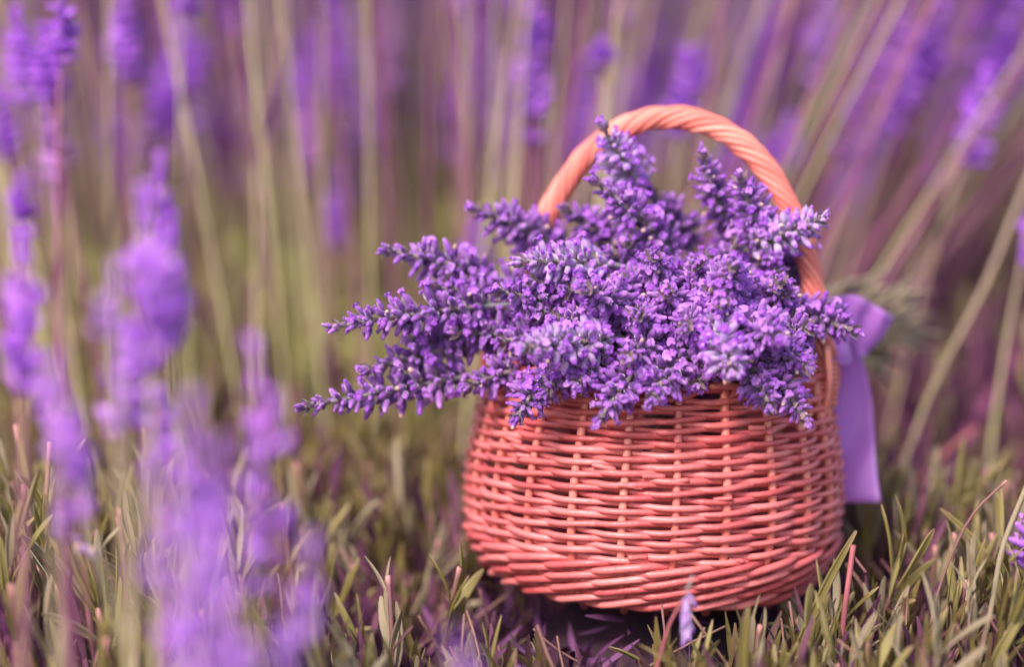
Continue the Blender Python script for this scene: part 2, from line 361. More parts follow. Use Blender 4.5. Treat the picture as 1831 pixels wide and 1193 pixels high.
def sprig(tip, base, entry, label, width=1.0, openness=.32, pale=False, sparse=False, group='lavender sprigs heaped in the basket'):
    tip, base, entry = Vector(tip), Vector(base), Vector(entry)
    root = empty('lavender_sprig', base, label, 'lavender', group)
    ax = tip-base; L_ = ax.length
    bow = Vector((rnd.uniform(-1,1), rnd.uniform(-1,1), rnd.uniform(-.3,1)))*L_*.05
    Pm = (base+tip)/2 + bow
    curve = bez(Vector((0,0,0)), Pm-base, tip-base, 40)
    seg = np.r_[0, np.cumsum(np.linalg.norm(np.diff(curve, axis=0), axis=1))]
    ctrl = -ax.normalized()*(entry-base).length*.45
    sc = bez(entry-base, ctrl, Vector((0,0,0)), 12)
    full = np.concatenate([sc[:-1], curve[:36]])
    link('stem', tube_mesh('stem', full, np.r_[np.full(11, .00105), np.linspace(.00105, .0005, 36)], 'sprig_stem', 6), root)
    tot = seg[-1]*.94; sp = .0052 if not sparse else .0060
    nW = max(3, int(round(tot/sp))); spin0 = rnd.uniform(0, 6)
    for i in range(nW):
        f = i/(nW-1); pos_s = tot*(f**1.03)
        if i == 0 and nW > 5: pos_s = 0
        p = Vector([float(np.interp(pos_s, seg, curve[:, c])) for c in range(3)])
        p2 = Vector([float(np.interp(min(seg[-1], pos_s+.003), seg, curve[:, c])) for c in range(3)]); d_ = (p2-p).normalized() if (p2-p).length > 1e-6 else ax.normalized()
        W = link('whorl', WHORLS[rnd.randrange(4)], root, orient(d_, rnd.uniform(0, 6), 1.0, p))
        env = 1.04*(.82+.35*math.sin(PI*min(1, f*1.15+.12)))*(1 if f < .85 else .85)*width
        nb = rnd.choice((13,14,15)) if f < .8 else 10
        if sparse: nb -= 2
        if i == nW-1: nb = 5
        for b in range(nb):
            a = spin0 + i*.9 + 2*PI*b/nb + rnd.uniform(-.18, .18)
            el = rnd.uniform(.62, 1.05) if b % 2 else rnd.uniform(.95, 1.25)       # angle away from the axis
            if i == nW-1: el = rnd.uniform(.1, .5)
            elif f > .8: el *= .75
            dl = Vector((math.sin(el)*math.cos(a), math.sin(el)*math.sin(a), math.cos(el)))
            ln = .0047*env*rnd.uniform(.8, 1.18)
            x = rnd.random()
            kind = 'open' if x < .7*openness*(1.15-.3*f) else ('dry' if x > .965 else ('toothed' if x > .88 else 'closed'))
            o = link('bud', BUDS[pale][kind][rnd.randrange(3)], W, orient(dl, rnd.uniform(0, 6), (ln*1.22, ln*1.22, ln), dl*((.0034 if b % 2 == 0 else .0014)*env*(1 if f < .8 else .6)) + Vector((0,0,rnd.uniform(-.001,.0016)))))
    return root

IN = lambda: (rnd.uniform(-.01,.035), rnd.uniform(-.01,.035), rnd.uniform(.045,.075))
LS = [ (770,508,-.035, 935,560,-.012, 'sprig lying between the two long left pointing sprigs, nearer the basket', {'sparse':1}),
 (812,594,-.040, 965,602,-.015, 'short violet sprig at the left root of the heap', {}),
 # tip u,v,Y   base u,v,Y  label   options
 (536,728,-.055, 838,672,-.028, 'longest lavender sprig reaching lowest and farthest left out of the basket', {'sparse':1}),
 (592,585,-.055, 862,548,-.030, 'upper of the two long sprigs reaching far left, pale fuzzy buds', {'sparse':1,'openness':.3}),
 (652,662,-.045, 850,612,-.020, 'shorter lavender sprig pointing left just above the lowest long one', {'sparse':1}),
 (735,612,-.030, 900,588,-.008, 'lavender sprig lying under the long pale upper left sprig', {}),
 (690,448,-.030, 862,488,-.010, 'slender lavender sprig pointing left by itself beside the left rim', {'sparse':1,'openness':.3}),
 (845,372,-.010, 1010,442,.012, 'lavender sprig rising left in front of the left handle foot', {}),
 (838,505,-.015, 985,522,.006, 'half hidden purple sprig left of the basket mouth', {}),
 (928,468,-.055, 1082,472,-.034, 'pale lavender sprig pointing left with its bare grey stem showing', {'pale':1,'openness':.4}),
 (1078,226,-.020, 1140,338,.000, 'topmost upright sprig crossing the left side of the handle arch', {'pale':1,'openness':.6}),
 (1062,322,-.030, 1205,455,-.010, 'purple sprig leaning left right below the topmost sprig', {}),
 (1008,372,-.008, 1130,448,.012, 'dark purple sprig leaning left behind, low inside the handle arch', {}),
 (1165,345,.004, 1232,440,.022, 'short dim sprig behind the bare stem of the topmost sprig', {'openness':.2}),
 (1256,272,-.020, 1305,412,.000, 'tall slim dark sprig standing in the middle of the handle arch', {'openness':.2,'width':.85}),
 (1322,316,-.030, 1365,445,-.010, 'upright sprig right of the tall slim dark one', {}),
 (1472,388,-.040, 1345,442,-.018, 'pale tipped sprig pointing right across the right side of the handle', {'pale':1}),
 (1400,395,.000, 1350,490,.020, 'dark sprig between the upright one and the right handle side', {}),
 (1300,400,-.002, 1310,500,.020, 'deep violet sprig low behind the two upright sprigs', {}),
 (1445,455,-.006, 1375,530,.018, 'dark sprig against the inner right side of the handle', {}),
 (1530,592,-.045, 1415,548,-.020, 'sprig poking out right over the handle in front of the ribbon', {'openness':.2}),
 (888,520,-.060, 1015,545,-.030, 'sprig pointing left in the upper left of the heap', {}),
 (1045,515,-.080, 1130,562,-.035, 'round headed sprig facing the viewer left of the middle of the heap', {'openness':.7}),
 (1168,455,-.055, 1175,545,-.015, 'violet sprig head at the top middle of the heap', {'openness':.7}),
 (1245,470,-.055, 1232,555,-.015, 'violet sprig head right of the top middle of the heap', {'openness':.7}),
 (1312,470,-.080, 1290,575,-.035, 'large open flowered sprig bulging from the upper right of the heap', {'openness':.85,'width':1.15}),
 (1395,500,-.060, 1365,590,-.018, 'purple sprig at the right shoulder of the heap', {'openness':.6}),
 (1448,585,-.065, 1350,600,-.025, 'sprig pointing right beside the right handle foot', {}),
 (990,570,-.070, 1110,600,-.030, 'sprig pointing left across the middle left of the heap', {'openness':.6}),
 (935,622,-.098, 1088,606,-.062, 'pale out of focus sprig nearest the viewer on the left of the heap', {'pale':1,'openness':.6,'width':1.05}),
 (1310,668,-.106, 1275,585,-.060, 'pale whitish sprig head jutting nearest the viewer, low right of centre', {'pale':1,'openness':.75,'width':1.15}),
 (1225,585,-.085, 1255,560,-.035, 'sprig seen end on in the middle of the heap', {'openness':.6}),
 (1140,560,-.078, 1195,590,-.035, 'sprig seen end on left of the middle, brownish buds', {'openness':.3}),
 (1395,605,-.098, 1335,585,-.050, 'pale flowering sprig facing the viewer on the right of the heap', {'openness':.7,'width':1.1}),
 (1448,660,-.085, 1360,615,-.040, 'sprig pointing down right above the right rim', {'openness':.6}),
 (1442,752,-.085, 1368,655,-.062, 'sprig tip hanging lowest over the right part of the rim', {'openness':.6,'width':.9}),
 (1375,728,-.088, 1335,640,-.060, 'dark sprig hanging over the rim left of the lowest right tip', {}),
 (1072,752,-.088, 1150,650,-.064, 'sprig hanging over the front rim left of centre', {'openness':.6}),
 (922,750,-.080, 1000,650,-.055, 'sprig hanging over the left end of the front rim', {}),
 (1165,715,-.092, 1225,630,-.060, 'short round sprig resting on the middle of the front rim', {'openness':.7}),
 (1030,690,-.082, 1100,625,-.050, 'violet sprig just above the rim between the two hanging ones', {'openness':.6}),
 (975,700,-.075, 1050,640,-.045, 'sprig tucked above the left rim behind the hanging one', {}),
 (835,692,-.045, 985,640,-.020, 'sprig pointing left low beside the left rim', {}),
 (895,612,-.050, 1020,590,-.022, 'dim sprig above the left handle foot', {}),
 (1120,640,-.088, 1190,600,-.045, 'sprig facing the viewer below the middle of the heap', {'openness':.6}),
 (1245,690,-.075, 1270,620,-.040, 'dark sprig in the hollow behind the pale nearest head', {}),
 (1290,540,-.082, 1300,590,-.035, 'violet sprig head under the large bulging one', {'openness':.8}),
 (1190,520,-.070, 1200,570,-.025, 'violet sprig head just above the middle of the heap', {'openness':.7}),
]
for tu,tv_,tY,bu,bv,bY,lab,op in LS:
    sprig(at(tu,tv_,tY), at(bu,bv,bY), IN(), lab, **op)
FILL = [(1410,520,'right shoulder'),(1430,560,'far right'),(1400,480,'upper right shoulder'),(1340,500,'upper right centre'),(1050,480,'upper left centre'),(1120,430,'top left centre'),(1330,690,'lower right front'),(1080,660,'lower left front'),(1290,590,'right of centre'),(1160,590,'left of centre'),(1210,470,'top centre'),(1440,620,'right edge'),(1010,520,'left upper'),(1380,680,'right lower'),(1320,430,'top right centre'),(1240,740,'front rim'),(1100,500,'upper left'),(1350,560,'upper right'),(1060,580,'left'),(1170,620,'central'),(1330,620,'right'),(1210,650,'lower middle'),(1420,700,'lower right'),(1090,450,'top left'),
        (1250,520,'upper middle'),(960,560,'far left'),(1000,660,'lower left'),(1130,690,'lower front'),(1300,690,'lower front right'),(1390,450,'top right'),(1230,610,'middle'),(1400,650,'right hand'),(945,500,'top far left'),(1270,450,'top middle')]
for u_, v_, nm in FILL:
    t_ = at(u_, v_, -.052+.1*(0 if v_ > 480 else .25)); c_ = Vector((.012, .02, .105))
    b_ = t_ + (c_-t_).normalized()*rnd.uniform(.045, .055)
    sprig(t_, b_, IN(), 'shaded sprig head deep in the %s part of the flower heap' % nm, openness=.55)

# ------------------------------------------------------------------ ribbon
def strip(name, C, Wd, width, parent, cols=9, wave=.0011):
    """ribbon band along centre points C with width directions Wd"""
    C = np.asarray(C, float); Wd = np.asarray(Wd, float); Wd /= np.linalg.norm(Wd, axis=1)[:, None]
    T_ = np.gradient(C, axis=0); T_ /= np.linalg.norm(T_, axis=1)[:, None]; Nr = np.cross(T_, Wd)
    width = np.broadcast_to(width, (len(C),)); V, F, mi = [], [], []
    us = [-.5,-.47,-.43,-.25,0,.25,.43,.47,.5]
    for i in range(len(C)):
        for u in us: V.append(C[i] + Wd[i]*width[i]*u + Nr[i]*(wave*math.sin(u*7+i*.35)+wave*.7*math.sin(i*.8+u*3)+wave*.9*abs(math.sin(u*5+1.1+i*.06))))
    nc = len(us)
    for i in range(len(C)-1):
        for j in range(nc-1):
            F.append((i*nc+j, i*nc+j+1, (i+1)*nc+j+1, (i+1)*nc+j)); mi.append(1 if j in (1, nc-3) else 0)
    o = link(name, mesh(name, V, F, ['ribbon','ribbon_hem'], midx=mi), parent)
    s_ = o.modifiers.new('thickness', 'SOLIDIFY'); s_.thickness = .0003
    return o
rb = at(1492, 600, .006)
ribbon = empty('ribbon_bow', rb, 'violet fabric ribbon tied round the right foot of the handle, long tail hanging', 'ribbon')
def loc(P): return np.array([list(Vector(p)-rb) for p in P])
n = 22; tt = np.linspace(0, 1, n)
C = [at(1487+46*t**.8+6*math.sin(t*5), 588+312*t, .014+.010*math.sin(t*4)) for t in tt]
strip('ribbon_tail', loc(C), [(1, .25*math.sin(t*4)-.2, .12) for t in tt], np.interp(tt, [0,.25,1], [.012,.0185,.0215]), ribbon)
C = [at(1474+100*t, 562+42*t, .012+.016*t) for t in tt]
strip('ribbon_end', loc(C), [(.42+.25*t, .25, .85) for t in tt], np.interp(tt, [0,.3,1], [.014,.0245,.0200]), ribbon, wave=.0013)
C = [at(1470+35*math.sin(a)*.7, 560+30*(1-math.cos(a))*.5, .030+.012*math.cos(a)) for a in np.linspace(0, 2*PI, 22)]
strip('ribbon_loop', loc(C), [(.3, .2, .9)]*22, .013, ribbon)
kn = []; 
for i in range(14):
    a = 2*PI*i/13; kn.append((-.004+.0085*math.cos(a), .0085*math.sin(a)-.010, .002*math.sin(a*2)))
strip('ribbon_knot', kn, [(.1,.05,1)]*14, .014, ribbon)

# ------------------------------------------------------------------ cut stems sticking out behind
UPD = ['uppermost','second from top','third from top','fourth from top','fifth from top','sixth from top','seventh from top','eighth from top','eighth from bottom','seventh from bottom','sixth from bottom','fifth from bottom','fourth from bottom','third from bottom','second from bottom','lowest']
for i in range(16):
    a = Vector((.045+rnd.uniform(-.01,.012), .045+rnd.uniform(-.01,.01), .088+rnd.uniform(0,.012)))
    e = at(rnd.uniform(1560,1680), 520+i*11+rnd.uniform(-4,4), rnd.uniform(.10,.16))
    P = bez(a-a, (e-a)*.5+Vector((0,0,.008)), e-a, 10)
    r = empty('cut_stem', a, 'grey green cut stem sticking out behind the ribbon, %s of its bunch' % UPD[i], 'stem', 'cut stems sticking out behind the basket')
    link('stalk', tube_mesh('stalk', P, .0011, 'leaf_grey', 6), r)
    dd = (e-a).normalized()
    for q in range(3):
        f_ = rnd.uniform(.45,.95); k_ = int(f_*9); 
        V, F = tube(bez(P[k_], Vector(P[k_])+dd*.012+Vector((0,0,.004)), Vector(P[k_])+dd*.024+Vector((rnd.uniform(-.006,.006),0,rnd.uniform(-.008,.010))), 5), [.0006,.0012,.0013,.0010,.0003], 5)
        link('leaf', mesh('leaf', V, F, 'leaf_grey'), r)

# ------------------------------------------------------------------ leaves and shoots
def leaf_tpl(rows, xs_, zs_, curl, width=.0021, length=1.0, twist=0.0):
    V, t = [], []; nc = len(xs_)
    for i in range(rows+1):
        f = i/rows; wd = width/.032*(math.sin(PI*min(1,(f*.74+.13)))**.7)*(.55+.45*min(1,f*2)); 
        if i == rows: wd *= .45
        tw = twist*f; yb = curl*f*f; zc = math.sin(min(f,1))*1.0 if False else f
        for x_, z_ in zip(xs_, zs_):
            X, Y_ = x_*wd, z_*wd
            V.append((X*math.cos(tw)-Y_*math.sin(tw), X*math.sin(tw)+Y_*math.cos(tw)+yb, zc*length)); t.append(f)
    F = [(i*nc+j, i*nc+j+1, (i+1)*nc+j+1, (i+1)*nc+j) for i in range(rows) for j in range(nc-1)]
    return np.array(V), np.array(F), np.array(t)
FINE = [leaf_tpl(9, (-.7,-1,-.62,0,.62,1,.7), (-.45,-.12,.12,-.14,.12,-.12,-.45), c, .0012+.00017*i, twist=tw) for i, (c, tw) in enumerate(((.16,.5),(.30,-.7),(-.20,.9),(.42,.3),(.05,-1.1),(-.30,1.2)))]
LEAVES = {k: [mesh('leaf', V, F, k, tv=t) for V, F, t in FINE] for k in ('leaf','leaf_grey')}
COARSE = [leaf_tpl(4, (-1,0,1), (-.1,-.3,-.1), c, .0015, twist=tw) for c, tw in ((.16,.6),(.32,-.6),(-.18,.9),(.45,.3))]
STEMS = []
for i in range(5):
    L_ = 1.0; P = bez((0,0,0), (rnd.uniform(-.08,.08), rnd.uniform(-.08,.08), .5), (0,0,L_), 7)
    V, F = tube(P, np.array([.030,.028,.027,.026,.026,.030,.034]), 6)
    STEMS.append(mesh('shoot_stem', V, F, 'shoot_stem', tv=np.repeat(np.linspace(0,1,7), 6)))
def shoot_leaves(L_, pairs, r_, spread=1.0):
    """directions, positions and lengths of the leaves of one shoot of height L_"""
    out = []
    a0 = r_.uniform(0, 6)
    for i in range(pairs):
        f = .30+.68*i/max(1, pairs-1); a = a0+i*PI/2
        for s_ in (0, PI):
            el = r_.uniform(.08, .55)*spread*(1.25-.7*f); aa = a+s_+r_.uniform(-.25,.25)
            el += .08
            out.append((Vector((math.sin(el)*math.cos(aa), math.sin(el)*math.sin(aa), math.cos(el))), f*L_*.9, r_.uniform(.020,.037)*(1-.25*abs(f-.6)), aa))
    return out
def top_height(x, y):
    """height of the foliage tops above the basket's foot"""
    h = .030 + .008*math.sin(x*31)+.008*math.sin(y*23+x*11)
    # parted and pressed down in front of and under the basket
    dx = (x+.0)/.115; dy = (y+.05)/.16; g = math.exp(-(dx*dx+dy*dy)); h -= .034*g
    g2 = math.exp(-(((x+.135)/.06)**2+((y+.06)/.08)**2)); h -= .036*g2
    h += .034*math.exp(-(((x+.25)/.10)**2+((y+.04)/.12)**2)) + .020*math.exp(-(((x-.165)/.05)**2+((y+.04)/.12)**2))
    if y < -.11: h += (y+.11)*.45
    return h
def under_basket(x, y, m=.0): return x*x+y*y < (.062+m)**2
def region(p):
    u, v = px(p)
    if u < 130: a = 'at left edge'
    elif u < 330: a = 'at lower left'
    elif u < 620: a = 'below the blurred heads'
    elif u < 830: a = 'left of basket'
    elif u < 1100: a = 'by basket front left'
    elif u < 1330: a = 'by basket front middle'
    elif u < 1510: a = 'by basket front right'
    elif u < 1680: a = 'below the ribbon'
    else: a = 'at right edge'
    return u, v, a
def make_shoot(x, y, H, lean, group='lavender shoots in the leaf bed', label=None, pairs=None, tint=None, spread=1.0, name='lavender_shoot'):
    zb = soil_z(x, y)-.002; L_ = max(.02, H - zb)
    ax = Vector((lean[0], lean[1], 1)).normalized()
    tip = Vector((x, y, zb)) + ax*L_
    u, v, reg = region(tip)
    tint = tint or rnd.choice(('olive','olive','grey'))
    stub = rnd.random() < .4
    if label is None:
        sz = 'tall' if L_ > .088 else ('low' if L_ < .062 else 'middling')
        dr = 'left leaning' if lean[0] < -.12 else ('right leaning' if lean[0] > .12 else 'upright')
        label = '%s %s %s shoot%s %s' % (sz, dr, 'olive' if tint == 'olive' else 'greyish', ' with clipped tip' if stub else '', reg)
    root = empty(name, (x, y, zb), label, 'plant', group)
    q = ax.to_track_quat('Z','Y'); root.rotation_mode = 'QUATERNION'; root.rotation_quaternion = q
    sl = L_*(.96 if stub else .72)
    link('stem', STEMS[rnd.randrange(5)], root, Matrix.LocRotScale(Vector((0,0,0)), Quaternion((0,0,1), rnd.uniform(0,6)), Vector((.032,.032,sl))))
    base_s = max(0, L_-.045)
    for dl, zz, ln, aa in shoot_leaves(.045, pairs or rnd.choice((3,3,4)), rnd, spread):
        ln *= 1.0; pos = Vector((0,0, base_s*.8+zz*.75))
        if pos.z+ln > L_*1.12: ln = max(.012, L_*1.12-pos.z)
        k_ = 'leaf' if tint == 'olive' else 'leaf_grey'
        if rnd.random() < .12: k_ = 'leaf_grey'
        # leaf upper face (+y of template) looks inwards to the stem
        m_ = Matrix.LocRotScale(pos, dl.to_track_quat('Z','Y') @ Quaternion((0,0,1), rnd.uniform(-.5,.5)), Vector((.032*rnd.uniform(.85,1.2),.032,ln)))
        link('leaf', LEAVES[k_][rnd.randrange(6)], root, m_)
    return root
count = 0; taken = []
while count < 290:
    y = rnd.uniform(-.19, .08) if rnd.random() < .85 else rnd.uniform(.05, .2)
    x = rnd.uniform(-.27, .16)
    if under_basket(x, y, .012): continue
    u, v = px((x, y, top_height(x, y)))
    if u < -60 or u > 1900 or v > 1290 or v < 700: continue
    if y > .02 and abs(x) < .07: continue
    if any((x-a)**2+(y-b)**2 < .0060**2 for a, b in taken): continue
    taken.append((x, y))
    lean = (rnd.gauss(.0 + .9*x, .18), rnd.gauss(-.05, .16))
    if abs(x) < .10 and y > -.12 and y < 0: lean = (rnd.gauss(.0, .3), -abs(rnd.gauss(.35, .15)))
    H = top_height(x, y) + rnd.gauss(.004, .012)
    make_shoot(x, y, H, lean); count += 1

# the rest of the leaf bed: one mass
SHT = []
mats_by = [[] for _ in COARSE]; stem_m = []; lit_m = []
plum_mats = []
def plum(x, y):  # share of plum leaves; paints in the shade beside and behind the basket
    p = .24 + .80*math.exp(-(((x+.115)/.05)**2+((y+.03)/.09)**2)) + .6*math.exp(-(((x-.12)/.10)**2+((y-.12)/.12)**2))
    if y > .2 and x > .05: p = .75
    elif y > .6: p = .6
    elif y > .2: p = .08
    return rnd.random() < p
def add_mass_shoot(x, y, H, lean, sc=1.0, pairs=3):
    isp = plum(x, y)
    zb = soil_z(x, y)-.002; L_ = max(.02, H-zb); ax = Vector((lean[0], lean[1], 1)).normalized(); q = ax.to_track_quat('Z','Y')
    rt = Matrix.LocRotScale(Vector((x,y,zb)), q, None); base_s = max(0, L_-.045*sc)
    stem_m.append(rt @ Matrix.Diagonal((sc*.040, sc*.040, L_*.78, 1)))
    for dl, zz, ln, aa in shoot_leaves(.045*sc, pairs, rnd):
        m_ = Matrix.LocRotScale(Vector((0,0,base_s*.8+zz*.75)), dl.to_track_quat('Z','Y'), Vector((.034*sc,.032*sc,ln*sc)))
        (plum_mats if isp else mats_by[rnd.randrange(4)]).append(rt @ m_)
n_ = 0
while n_ < 2100:                                  # the bed round the basket
    y = rnd.uniform(-.32, .32); x = rnd.uniform(-.42, .32)
    if under_basket(x, y, .006): continue
    H = top_height(x, y) + rnd.gauss(-.010, .010)
    lean = (rnd.gauss(.9*x, .18), rnd.gauss(-.05, .18))
    if abs(x) < .11 and -.13 < y < 0: lean = (rnd.gauss(0,.35), -abs(rnd.gauss(.45,.2))); H -= .004
    add_mass_shoot(x, y, H, lean); n_ += 1
bed_mats = mats_by; mats_by = [[] for _ in COARSE]
n_ = 0
while n_ < 3600:                                  # the bushes behind
    y = .24 + 2.3*rnd.random()**2.0; D = y+1.1
    x = CAM.x + rnd.uniform(-.24, .24)*D*1.25
    row_ = .5+.5*math.sin((y-.35)*5.2)
    H = .040 + .060*(.35+.65*row_)*min(1, (y-.15)*2.2) + rnd.gauss(0, .018)
    sc = 1.0 + .5*min(1, y/1.5)
    add_mass_shoot(x, y, H, (rnd.gauss(.45*x, .2), rnd.gauss(-.05,.2)), sc, 3); n_ += 1
vs, fs = tube([(0,0,0),(0,0,.5),(0,0,1)], .028, 4); fs = np.array([f for f in fs]); 
stem_t = (vs, fs, np.repeat([0,.4,.8], 4))
Vv, Ff, tt_, rr_ = cat_parts([batch(COARSE[i], mats_by[i]) for i in range(4)])
link('bush_foliage', mesh('bush_foliage', Vv, Ff, 'leaf_back', tv=tt_, rv=rr_), kind='stuff', label='mass of bright yellow green leaves of the lavender bushes behind')
Vv, Ff, tt_, rr_ = cat_parts([batch(COARSE[i], bed_mats[i]) for i in range(4)])
link('lavender_foliage', mesh('lavender_foliage', Vv, Ff, 'leaf_far', tv=tt_, rv=rr_), kind='stuff', label='mass of narrow olive and grey green lavender leaves carpeting the bed')
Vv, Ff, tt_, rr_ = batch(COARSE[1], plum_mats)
link('shade_tinted_foliage', mesh('shade_tinted_foliage', Vv, Ff, 'leaf_plum_shade', tv=tt_, rv=rr_), kind='stuff', label='plum coloured lavender leaves in the undergrowth, shade painted into their colour')
Vv, Ff, tt_, rr_ = batch(stem_t, stem_m)
link('foliage_stems', mesh('foliage_stems', Vv, Ff, 'stalk_mauve', tv=tt_, rv=rr_), kind='stuff', label='short woody mauve stems under the leaves')
# dry purple litter: fallen flowers and dead leaves deep in the bed
lm = []
for i in range(8000):
    y = rnd.uniform(-.34,.9) if i % 4 else rnd.uniform(-.2,.2); x = rnd.uniform(-.45,.4)
    z_ = soil_z(x,y)+rnd.uniform(0,.036)*(1 if not under_basket(x,y,.01) else .9)
    lm.append(orient((rnd.uniform(-1,1),rnd.uniform(-1,1),rnd.uniform(-.2,1.0)), rnd.uniform(0,6), (.028*rnd.uniform(.5,1),.026,rnd.uniform(.006,.020)), (x,y,z_)))
tw_v, tw_f = tube(bez((0,0,0),(.12,0,.5),(0,0,1),5), .02, 4); tw_f = np.array([f for f in tw_f])
tm = []
for i in range(1600):
    x, y = rnd.uniform(-.42,.34), rnd.uniform(-.26,.3)
    if under_basket(x, y, .01): continue
    l_ = rnd.uniform(.015,.055); tm.append(orient((rnd.gauss(0,.6),rnd.gauss(0,.6),rnd.uniform(.1,1)), rnd.uniform(0,6), (.025,.025,l_), (x,y,soil_z(x,y)+rnd.uniform(0,.035))))
Vv, Ff, tt_, rr_ = batch((tw_v, tw_f, np.repeat([0,.2,.4,.6,.8], 4)), tm)
link('dry_twigs', mesh('dry_twigs', Vv, Ff, 'shoot_stem', tv=tt_, rv=rr_), kind='stuff', label='thin dry mauve and tan twigs tangled between the leaves')
bt = bud_template('toothed', 6, 3); bq = np.array([f for f in bt[1] if len(f) == 4])
fm = []
for i in range(1300):
    cx, cy, sx = ((-.12,-.05,.045), (.16,.05,.06), (-.05,-.10,.08), (.05,.12,.12))[i % 4]
    x, y = rnd.gauss(cx, sx), rnd.gauss(cy, .06)
    if under_basket(x, y, .004): continue
    fm.append(orient((rnd.uniform(-1,1),rnd.uniform(-1,1),rnd.uniform(-.2,1.0)), rnd.uniform(0,6), rnd.uniform(.004,.0065), (x,y,soil_z(x,y)+rnd.uniform(.002,.026))))
Vv, Ff, tt_, rr_ = batch((np.array(bt[0]), bq, np.array(bt[2])), fm)
link('fallen_flowers', mesh('fallen_flowers', Vv, Ff, 'fallen', tv=tt_, rv=rr_), kind='stuff', label='fallen purple lavender buds scattered deep among the leaves')
Vv, Ff, tt_, rr_ = batch(COARSE[1], lm)
link('plant_litter', mesh('plant_litter', Vv, Ff, 'litter', tv=tt_, rv=rr_), kind='stuff', label='dark purple fallen flowers and dead leaves between the shoots')

# ------------------------------------------------------------------ lavender stalks with heads, out of focus
def head_tpl(seed, buds=70, rings=3, sides=5, L_=.055, wid=.0085):
    r_ = random.Random(seed)
    prof = {3: ((0,.08),(.3,.2),(.8,.19),(1.15,.05)), 2: ((0,.1),(.5,.26),(1.1,.06))}[rings]
    V = []; 
    for z_, r0 in prof:
        for k in range(sides): a = 2*PI*k/sides; V.append((r0*math.cos(a), r0*math.sin(a), z_))
    F = [(i*sides+k, i*sides+(k+1) % sides, (i+1)*sides+(k+1) % sides, (i+1)*sides+k) for i in range(rings) for k in range(sides)]
    tpl = (np.array(V), np.array(F), np.repeat([p[0] for p in prof], sides))
    ms = []; nw = 8
    for i in range(buds):
        wi = i*nw//buds; f = wi/(nw-1); z_ = L_*(f*.92) + r_.uniform(-.001,.001)
        if wi == 0 and seed % 2: z_ -= .006
        a = r_.uniform(0, 2*PI); el = r_.uniform(.6,1.2)*(1 if f < .85 else .4)
        s_ = wid*(.75+.4*math.sin(PI*min(1, f*1.1+.15)))*r_.uniform(.8,1.15)
        d_ = (math.sin(el)*math.cos(a), math.sin(el)*math.sin(a), math.cos(el))
        ms.append(orient(d_, 0, (s_*1.25, s_*1.25, s_), (0,0,z_)))
    return batch(tpl, ms, rv=np.array([r_.random() for _ in ms]))
HT = [head_tpl(i) for i in range(5)]
LOOSE = []
for i in range(4):
    V, F, t, r = head_tpl(21+i, 38, 3, 5, .055, .0075)
    # whorls drawn apart unevenly
    z_ = V[:, 2].copy(); V[:, 2] = z_ + .0035*np.sin(z_*330+i); V[:, 0] += .0022*np.sin(z_*120+i*2); V[:, 1] += .002*np.cos(z_*90+i)
    LOOSE.append(mesh('flower_head', V, F, 'head_near', tv=t, rv=r*.5))
HEADS = {k: [mesh('flower_head', V, F, k, tv=t, rv=r*.5) for V, F, t, r in HT] for k in ('head_far','head_dull')}
def stalk(tip, lean, hl=.052, width=1.0, m='head_far', sm='stalk', label='', group=None, curve=None, head=True, name='lavender_stalk', loose=False):
    """a stalk whose flower head ends at tip; lean is the sideways shift per metre of height"""
    tip = Vector(tip); d_ = Vector((lean[0], lean[1], 1)).normalized()
    zb = soil_z(tip.x, tip.y)
    hb = tip - d_*hl
    h = hb.z - zb; foot = Vector((hb.x - lean[0]*h*1.15, hb.y - lean[1]*h*1.1, zb))
    root = empty(name, foot, label, 'lavender', group)
    mid = (foot+hb)/2 + Vector((rnd.uniform(-.012,.012)-lean[0]*h*.08, 0, 0))
    P = bez((0,0,0), mid-foot, (tip if not head else hb + d_*hl*.8)-foot, 11)
    link('stem', tube_mesh('stem', P, np.linspace(.0012,.0008,11), sm, 6), root)
    if head:
        link('flower_head', LOOSE[rnd.randrange(4)] if loose else HEADS[m][rnd.randrange(5)], root, orient(d_, rnd.uniform(0,6), (width, width, hl/.055), hb-foot), kind='stuff')
    return root
